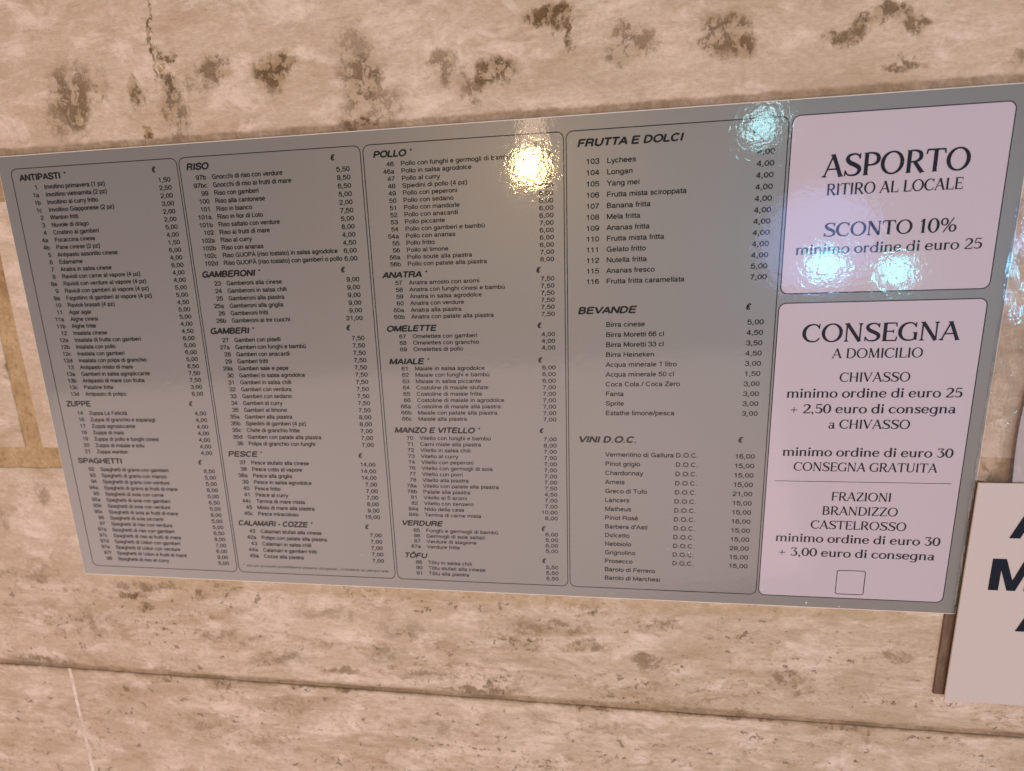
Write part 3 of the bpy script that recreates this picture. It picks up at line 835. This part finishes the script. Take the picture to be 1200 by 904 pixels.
def menu_panel(x0, x1, label, sections, cap, hcap, xs, pxs, italic, no_off, name_off, price_off, hx_off):
    v, f = ring(x0, 0, x1, 500, 7.0, 0.85, 0.18)
    pan = link_mesh('menu_panel', v, f, M_INK, board)
    pan['label'] = label
    for (head, hw, hy, ey, y0, y1, ex, data) in sections:
        hp = Print()
        star = head.endswith('*')
        hd = head[:-1].strip() if star else head
        sh = 0.20 if italic else 0.0
        text(hp, hd, x0 + hx_off, hy, hcap, 1, 'L', 1.38, sh, width=hw)
        if star:
            text(hp, '*', x0 + hx_off + hw + 5.0, hy, hcap, 1.1, 'L', 0.6)
        if ey is not None:
            ep = Print()
            text(ep, '€', ex, ey, hcap * .88, 0.95, 'R', 1.15, 0.22)
            ep.build('euro_mark', M_INK, pan)
        h = hp.build('heading', M_INK, pan)
        rows(R(data), x0 + no_off, x0 + name_off, x1 + price_off, y0, y1, cap, xs, pxs, pan, 1.0 if x0 < 400 else 0.94)
    return pan


menu_panel(0, 209.6, 'leftmost column of antipasti, zuppe and spaghetti', [
    ('ANTIPASTI *', 52.4, 13.2, 13.0, 23.4, 266.9, 182, '''1|Involtino primavera (1 pz)|1,50
1a|Involtino vietnamita (2 pz)|2,50
1b|Involtino al curry fritto|2,00
1c|Involtino Giapponese (2 pz)|3,00
2|Wanton fritti|2,00
3|Nuvole di drago|2,00
4|Crostino ai gamberi|5,00
4a|Focaccina cinese|4,00
4b|Pane cinese (2 pz)|1,50
5|Antipasto assortito cinese|6,00
6|Edamame|4,00
7|Anatra in salsa cinese|6,00
8|Ravioli con carne al vapore (4 pz)|4,00
8a|Ravioli con verdure al vapore (4 pz)|4,00
9|Ravioli con gamberi al vapore (4 pz)|5,00
9a|Fagottino di gamberi al vapore (4 pz)|5,00
10|Ravioli brasati (4 pz)|4,50
11|Agar agar|5,00
11a|Alghe cinesi|5,00
11b|Alghe fritte|4,00
12|Insalata cinese|4,50
12a|Insalata di frutta con gamberi|6,00
12b|Insalata con pollo|5,00
12c|Insalata con gamberi|6,00
12d|Insalata con polpa di granchio|5,00
13|Antipasto misto di mare|6,50
13a|Gamberi in salsa agropiccante|7,50
13b|Antipasto di mare con frutta|7,50
13c|Patatine fritte|3,00
13d|Antipasto di polipo|8,00'''),
    ('ZUPPE', 33.4, 280.4, 280.2, 291.4, 341.8, 182, '''14|Zuppa La Felicità|4,00
16|Zuppa di granchio e asparagi|4,00
17|Zuppa agropiccante|4,00
18|Zuppa di mais|4,00
19|Zuppa di pollo e funghi cinesi|4,00
20|Zuppa di maiale e tofu|4,00
21|Zuppa wanton|4,00'''),
    ('SPAGHETTI', 62, 355.2, 354.8, 365.6, 490.8, 182, '''92|Spaghetti di grano con gamberi|6,50
93|Spaghetti di grano con manzo|5,00
94|Spaghetti di grano con verdure|5,00
94a|Spaghetti di grano ai frutti di mare|8,00
95|Spaghetti di soia con carne|5,00
95a|Spaghetti di soia con gamberi|6,50
95b|Spaghetti di soia con verdure|5,00
95c|Spaghetti di soia ai frutti di mare|8,00
96|Spaghetti di soia piccanti|5,00
97|Spaghetti di riso con verdure|5,00
97a|Spaghetti di riso con gamberi|6,50
97c|Spaghetti di riso ai frutti di mare|8,00
97d|Spaghetti di Udon con gamberi|7,00
97e|Spaghetti di Udon con verdure|6,00
97f|Spaghetti di Udon e frutti di mare|9,00
98|Spaghetti di riso al curry|5,00'''),
], 4.8, 6.7, 1.04, 1.18, False, 30.5, 39.8, -10.6, 10.4)

p2 = menu_panel(212.4, 421.3, 'second column of riso, gamberoni, gamberi, pesce and calamari', [
    ('RISO', 25.2, 13.3, 12.8, 23.9, 115.9, 391.5, '''97b|Gnocchi di riso con verdure|5,50
97bc|Gnocchi di riso ai frutti di mare|8,50
99|Riso con gamberi|6,50
100|Riso alla cantonese|5,00
101|Riso in bianco|2,00
101a|Riso in fior di Loto|7,50
101b|Riso saltato con verdure|5,00
102|Riso ai frutti di mare|8,00
102a|Riso al curry|4,00
102b|Riso con ananas|4,50
102c|Riso GUOPÀ (riso tostato) in salsa agrodolce|6,00
102d|Riso GUOPÀ (riso tostato) con gamberi o pollo|6,00'''),
    ('GAMBERONI *', 64.4, 128.9, 128.6, 138.4, 180.8, 391.5, '''23|Gamberoni alla cinese|9,00
24|Gamberoni in salsa chili|9,00
25|Gamberoni alla piastra|9,00
25a|Gamberoni alla griglia|9,00
26|Gamberoni fritti|9,00
26b|Gamberoni ai tre cuochi|21,00'''),
    ('GAMBERI *', 48, 193.5, 192.5, 203.3, 329.3, 391.5, '''27|Gamberi con piselli|7,50
27a|Gamberi con funghi e bambù|7,50
28|Gamberi con anacardi|7,50
29|Gamberi fritti|7,50
29a|Gamberi sale e pepe|7,50
30|Gamberi in salsa agrodolce|7,50
31|Gamberi in salsa chili|7,50
32|Gamberi con verdura|7,50
33|Gamberi con sedano|7,50
34|Gamberi al curry|7,50
35|Gamberi al limone|7,50
35a|Gamberi alla piastra|8,00
35b|Spiedini di gamberi (4 pz)|8,00
35c|Chele di granchio fritte|7,00
35d|Gamberi con patate alla piastra|7,00
36|Polpa di granchio con funghi|7,00'''),
    ('PESCE *', 37.4, 343.8, 343.6, 353.7, 420.8, 391.5, '''37|Pesce stufato alla cinese|14,00
38|Pesce cotto al vapore|14,00
38a|Pesce alla griglia|14,00
39|Pesce in salsa agrodolce|7,00
40|Pesce fritto|7,00
41|Pesce al curry|7,00
44c|Terrina di mare mista|8,00
45|Misto di mare alla piastra|9,00
45c|Pesce miracoloso|15,00'''),
    ('CALAMARI - COZZE *', 92, 434.9, 434.8, 444.6, 478.8, 391.5, '''42|Calamari stufati alla cinese|7,00
42a|Polipo con patate alla piastra|7,00
43|Calamari in salsa chili|7,00
44a|Calamari e gamberi fritti|7,00
45a|Cozze alla piastra|7,00'''),
], 4.8, 6.7, 1.02, 1.17, True, 29.8, 37.4, -13.3, 8.4)
fp = Print()
text(fp, '* Alcuni prodotti potrebbero essere surgelati, chiedere al personale', 219.3, 492.0, 3.2, 1, 'L', 0.62, 0.1, width=193.3)
fp.build('footnote', M_INK, p2)

menu_panel(424.4, 633.6, 'third column of pollo, anatra, omelette, maiale, vitello, verdure and tofu', [
    ('POLLO *', 34.5, 13.0, 12.7, 22.2, 124.2, 607, '''46|Pollo con funghi e germogli di bambù|6,00
46a|Pollo in salsa agrodolce|6,00
47|Pollo al curry|6,00
48|Spiedini di pollo (4 pz)|6,00
49|Pollo con peperoni|6,00
50|Pollo con sedano|6,00
51|Pollo con mandorle|6,00
52|Pollo con anacardi|6,00
53|Pollo piccante|6,00
54|Pollo con gamberi e bambù|7,00
54a|Pollo con ananas|6,00
55|Pollo fritto|6,00
56|Pollo al limone|6,00
56a|Pollo soutè alla piastra|7,00
56b|Pollo con patate alla piastra|8,00'''),
    ('ANATRA *', 43, 136.4, 136.0, 144.1, 181.0, 607, '''57|Anatra arrosto con aromi|7,50
58|Anatra con funghi cinesi e bambù|7,50
59|Anatra in salsa agrodolce|7,50
60|Anatra con verdure|7,50
60a|Anatra alla piastra|7,50
60b|Anatra con patate alla piastra|7,50'''),
    ('OMELETTE', 55.9, 194.8, 194.0, 202.7, 217.2, 607, '''67|Omelettes con gamberi|4,00
68|Omelettes con granchio|4,00
69|Omelettes di pollo|4,00'''),
    ('MAIALE *', 39.3, 231.8, 231.6, 239.0, 297.6, 607, '''61|Maiale in salsa agrodolce|6,00
62|Maiale con funghi e bambù|6,00
63|Maiale in salsa piccante|6,00
64|Costoline di maiale stufate|7,00
65|Costoline di maiale fritte|7,00
66|Costoline di maiale in agrodolce|7,00
66a|Costoline di maiale alla piastra|7,00
66b|Maiale con patate alla piastra|7,00
66c|Maiale alla piastra|7,00'''),
    ('MANZO E VITELLO *', 93.5, 312.1, 311.5, 320.6, 416.0, 607, '''70|Vitello con funghi e bambù|7,00
71|Carni miste alla piastra|8,00
72|Vitello in salsa chili|7,00
73|Vitello al curry|7,00
74|Vitello con peperoni|7,00
76|Vitello con germogli di soia|7,00
77|Vitello con porri|7,00
78|Vitello alla piastra|7,00
78a|Vitello con patate alla piastra|7,50
78b|Patate alla piastra|4,50
81|Vitello ai 5 aromi|7,00
82|Vitello con zenzero|7,00
84a|Nido della casa|10,00
84b|Terrina di carne mista|8,00'''),
    ('VERDURE', 49.2, 428.1, 430.0, 436.3, 457.5, 607, '''85|Funghi e germogli di bambù|6,00
86|Germogli di soia saltati|5,00
87|Verdure di stagione|5,00
87a|Verdure fritte|5,00'''),
    ('TÔFU', 27.4, 470.6, 471.0, 478.4, 493.0, 607, '''88|Tôfu in salsa chili|5,50
90|Tôfu stufati alla cinese|5,50
91|Tôfu alla piastra|5,50'''),
], 4.4, 6.3, 1.16, 1.25, True, 32.3, 40.4, -11.2, 11.0)

p4 = menu_panel(636.2, 845.4, 'fourth column of fruit, drinks and wines, printed larger', [
    ('FRUTTA E DOLCI', 100.8, 15.3, 13.0, 31.8, 149.5, 817, '''103|Lychees|4,00
104|Longan|4,00
105|Yang mei|4,00
106|Frutta mista sciroppata|4,00
107|Banana fritta|4,00
108|Mela fritta|4,00
109|Ananas fritta|4,00
110|Frutta mista fritta|4,00
111|Gelato fritto|4,00
112|Nutella fritta|4,00
115|Ananas fresco|5,00
116|Frutta fritta caramellata|7,00'''),
    ('BEVANDE', 59.0, 180.2, 179.7, 194.4, 290.7, 820, '''|Birra cinese|5,00
|Birra Moretti 66 cl|4,50
|Birra Moretti 33 cl|3,50
|Birra Heineken|4,50
|Acqua minerale 1 litro|3,00
|Acqua minerale 50 cl|1,50
|Coca Cola / Coca Zero|3,00
|Fanta|3,00
|Sprite|3,00
|Estathe limone/pesca|3,00'''),
    ('VINI D.O.C.', 62.3, 321.9, 320.7, 338.3, 489.2, 820, '''|Vermentino di Gallura|16,00
|Pinot grigio|15,00
|Chardonnay|15,00
|Arneis|15,00
|Greco di Tufo|21,00
|Lancers|15,00
|Matheus|15,00
|Pinot Rosè|16,00
|Barbera d'Asti|15,00
|Dolcetto|15,00
|Nebbiolo|28,00
|Grignolino|15,00
|Prosecco|15,00
|Barolo di Ferrero|
|Barolo di Marchesi|'''),
], 5.0, 6.9, 1.10, 1.20, True, 32.4, 40.5, -11.2, 11.2)

def white_panel(x0, y0, x1, y1, label):
    pts = round_rect(x0, y0, x1, y1, 7.0)
    vv = [W(px, py, 0.12) for px, py in pts]
    pan = link_mesh('notice_panel', vv, [tuple(reversed(range(len(pts))))], M_WHITE, board)
    pan['label'] = label
    a, b = ring(x0, y0, x1, y1, 7.0, 0.9, 0.22)
    link_mesh('border', a, b, M_NAVY, pan)
    return pan


w1 = white_panel(848.4, 0, 1037.2, 164.9, 'white panel headed ASPORTO')
w2_ = white_panel(848.0, 174.3, 1037.6, 500, 'taller white panel headed CONSEGNA')
hp = Print()
serif(hp, 'ASPORTO', 879.3, 1005.1, 56.4, 20.0, 1.42)
hp.build('heading', M_NAVY, w1)
for s, a, b, y, c, wt in (('RITIRO AL LOCALE', 883.8, 1001.9, 72.9, 10.4, 1.4), ('SCONTO 10%', 884.5, 1001.3, 111.2, 12.9, 1.4),
                          ('minimo ordine di euro 25', 860.1, 1025.2, 127.4, 9.6, 1.4)):
    tp = Print()
    serif(tp, s, a, b, y, c, wt)
    tp.build('text_line', M_NAVY, w1)
hp = Print()
serif(hp, 'CONSEGNA', 873.2, 1016.6, 214.0, 18.3, 1.38)
hp.build('heading', M_NAVY, w2_)
for s, a, b, y, c, wt in (
    ('A DOMICILIO', 902.6, 986.2, 230.8, 10.2, 1.0), ('CHIVASSO', 911.9, 977.5, 255.2, 10.0, 1.0),
    ('minimo ordine di euro 25', 862.0, 1027.2, 271.6, 9.8, 1.15), ('+ 2,50 euro di consegna', 866.6, 1023.6, 288.2, 9.8, 1.15),
    ('a CHIVASSO', 905.3, 982.8, 304.8, 10.0, 1.05), ('minimo ordine di euro 30', 862.4, 1026.7, 335.0, 9.8, 1.15),
    ('CONSEGNA GRATUITA', 874.8, 1013.8, 351.5, 10.0, 1.0), ('FRAZIONI', 915.0, 973.8, 384.7, 10.0, 1.0),
    ('BRANDIZZO', 907.2, 981.8, 401.1, 10.0, 1.0), ('CASTELROSSO', 897.1, 991.9, 417.6, 10.0, 1.0),
    ('minimo ordine di euro 30', 862.0, 1026.6, 433.6, 9.8, 1.15), ('+ 3,00 euro di consegna', 866.0, 1023.6, 450.4, 9.8, 1.15)):
    tp = Print()
    serif(tp, s, a, b, y, c * .97, wt * 1.32)
    tp.build('text_line', M_NAVY, w2_)
a, b = [W(856.6, 363.05, .25), W(1029.3, 363.05, .25), W(1029.3, 363.6, .25), W(856.6, 363.6, .25)], [(0, 3, 2, 1)]
link_mesh('dividing_line', a, b, M_NAVY, w2_)
a, b = ring(928.5, 466.2, 957.2, 494.9, 2.2, 0.8, 0.25)
link_mesh('small_square_frame', a, b, M_NAVY, w2_)
for (x, y, r) in ((899.5, 507.5, .95), (770.5, 451.5, .8), (747, 448, .5), (934, 510.5, .6), (852, 493, .6), (380, 470, .55)):
    v = [W(x, y, .75)] + [W(x + r * math.cos(a * math.pi / 4), y + r * 1.1 * math.sin(a * math.pi / 4), .18) for a in range(8)]
    link_mesh('pale_speck', v, [(0, 1 + (k + 1) % 8, 1 + k) for k in range(8)], M_EDGE, board, True)  # small raised pale specks on the board face
adopt(board)

# ---------------------------------------------------------------- white sign at the right, standing off the wall
sign = thing('white_sign', 'plain white plastic sign with big black letters, overlapping the lower right corner of the board', 'sign', W(1150, 614, 8))
SD = 5.0


def sgn(x, y):
    k = (545.667 - SD) / 545.667
    return 644.818 + (x - 644.818) * k, 147.665 + (y - 147.665) * k


tlx, tly = sgn(1055.0, 361.9)
blx, bly = sgn(1055.0, 622.6)
v, f = bevel_box(tlx, tly, 1400, bly, SD - 1.6, SD, 0.35)
link_mesh('face_sheet', v, f, M_SIGN, sign, mats=[M_SIGNEDGE], fm=[1] * 4 + [0] * 9)
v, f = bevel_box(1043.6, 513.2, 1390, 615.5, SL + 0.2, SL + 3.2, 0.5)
link_mesh('brown_strip', v, f, M_STRIP, sign)  # dark brown grained strip on the wall, along the sign's left edge


def big_letter(ch, xl, base, cap, width):
    """bold cut letter: convex prisms that meet edge to edge"""
    if ch == 'M':
        polys = [[(0, 0), (0, 10), (2.6, 10), (2.6, 0)], [(2.6, 10), (3.6, 10), (6.0, 3.2), (6.0, 0), (4.9, 0), (2.6, 6.6)],
                 [(12, 0), (12, 10), (9.4, 10), (9.4, 0)][::-1], [(9.4, 10), (8.4, 10), (6.0, 3.2), (6.0, 0), (7.1, 0), (9.4, 6.6)][::-1]]
        span = 12.0
    else:
        polys = [[(0, 0), (4.1, 10), (5.6, 10), (5.6, 7.6), (2.8, 0)], [(11.2, 0), (7.1, 10), (5.6, 10), (5.6, 7.6), (8.4, 0)][::-1],
                 [(3.5, 1.9), (4.22, 3.85), (6.98, 3.85), (7.7, 1.9)]]
        span = 11.2
    k, h = width / span, cap / 10.0
    v, f = [], []
    for pl in polys:
        n0, m = len(v), len(pl)
        v += [W(xl + px * k, base - py * h, SD + 0.5) for px, py in pl] + [W(xl + px * k, base - py * h, SD + 0.1) for px, py in pl]
        f.append(tuple(n0 + i for i in reversed(range(m))))
        f += [(n0 + i, n0 + (i + 1) % m, n0 + m + (i + 1) % m, n0 + m + i) for i in range(m)]
    return link_mesh('letter', v, f, M_SIGNINK, sign)


bx, by = sgn(1091.5, 422.2)
big_letter('A', bx, by, 36.0, 40)
bx, by = sgn(1079.7, 482.5)
big_letter('M', bx, by, 36.0, 43)
bx, by = sgn(1103.5, 530.3)
big_letter('A', bx + 9, by, 36.0, 40)
adopt(sign)

# ---------------------------------------------------------------- notice in a clear sleeve at the right edge
edge = [(1150, 176), (1126, 190), (1106, 212), (1092, 238), (1083, 268), (1081.5, 300), (1082, 330), (1084, 362), (1090, 420), (1094, 500)]
pts = edge + [(1330, 500), (1330, 176)]
v = [W(x, y, 2.2) for x, y in pts] + [W(x, y, 1.9) for x, y in pts]
n = len(pts)
f = [tuple(range(n)), tuple(reversed(range(n, 2 * n)))] + [(i, i + n, (i + 1) % n + n, (i + 1) % n) for i in range(n)]
paper = link_mesh('paper_notice', v, f, M_PAPER)
paper['label'] = 'blank white paper sheet with a curved edge, behind clear film right of the board'
paper['category'] = 'paper'

v, f = [], []
NX, NY = 90, 150
X0, X1, Y0, Y1 = 1049.5, 1335.0, 84.0, 505.0
from mathutils import noise as mn
for j in range(NY + 1):
    for i in range(NX + 1):
        u = i / NX
        x = X0 + (X1 - X0) * (u ** 1.5)
        y = Y0 + (Y1 - Y0) * j / NY
        xe = x + 2.5 * mn.noise(Vector((y * .03, 0, 3))) * (1 - u)
        bul = 3.6 * math.exp(-((x - 1064) / 12.0) ** 2) * (0.55 + 0.45 * math.sin(y * .021 + .9))
        fine = 1.5 * mn.noise(Vector((x * .05, y * .022, 1.0))) + 0.7 * mn.noise(Vector((x * .14, y * .06, 5.0)))
        crum = 3.4 * mn.noise(Vector((x * .16, y * .22, 9.0))) * math.exp(-((y - 346) / 9.0) ** 2)
        crum += 1.4 * mn.noise(Vector((x * .18, y * .25, 2.0))) * math.exp(-((y - 290) / 8.0) ** 2)
        lift = min(1.0, (x - X0) / 20.0)
        dd = 0.35 + max(0.0, 3.3 + fine + crum) * lift + bul * lift * .7
        if y > 340:                      # pressed flat where it runs behind the white sign
            k = min(1.0, (y - 340) / 16.0)
            dd = dd * (1 - k) + min(dd, 2.9) * k
        v.append(W(xe, y, dd))
for j in range(NY):
    for i in range(NX):
        a = j * (NX + 1) + i
        f.append((a, a + NX + 1, a + NX + 2, a + 1))
film = link_mesh('clear_sleeve', v, f, M_FILM, smooth=True)
film['label'] = 'wrinkled clear plastic film taped along the right edge of the board, catching blue glints'
film['category'] = 'plastic film'
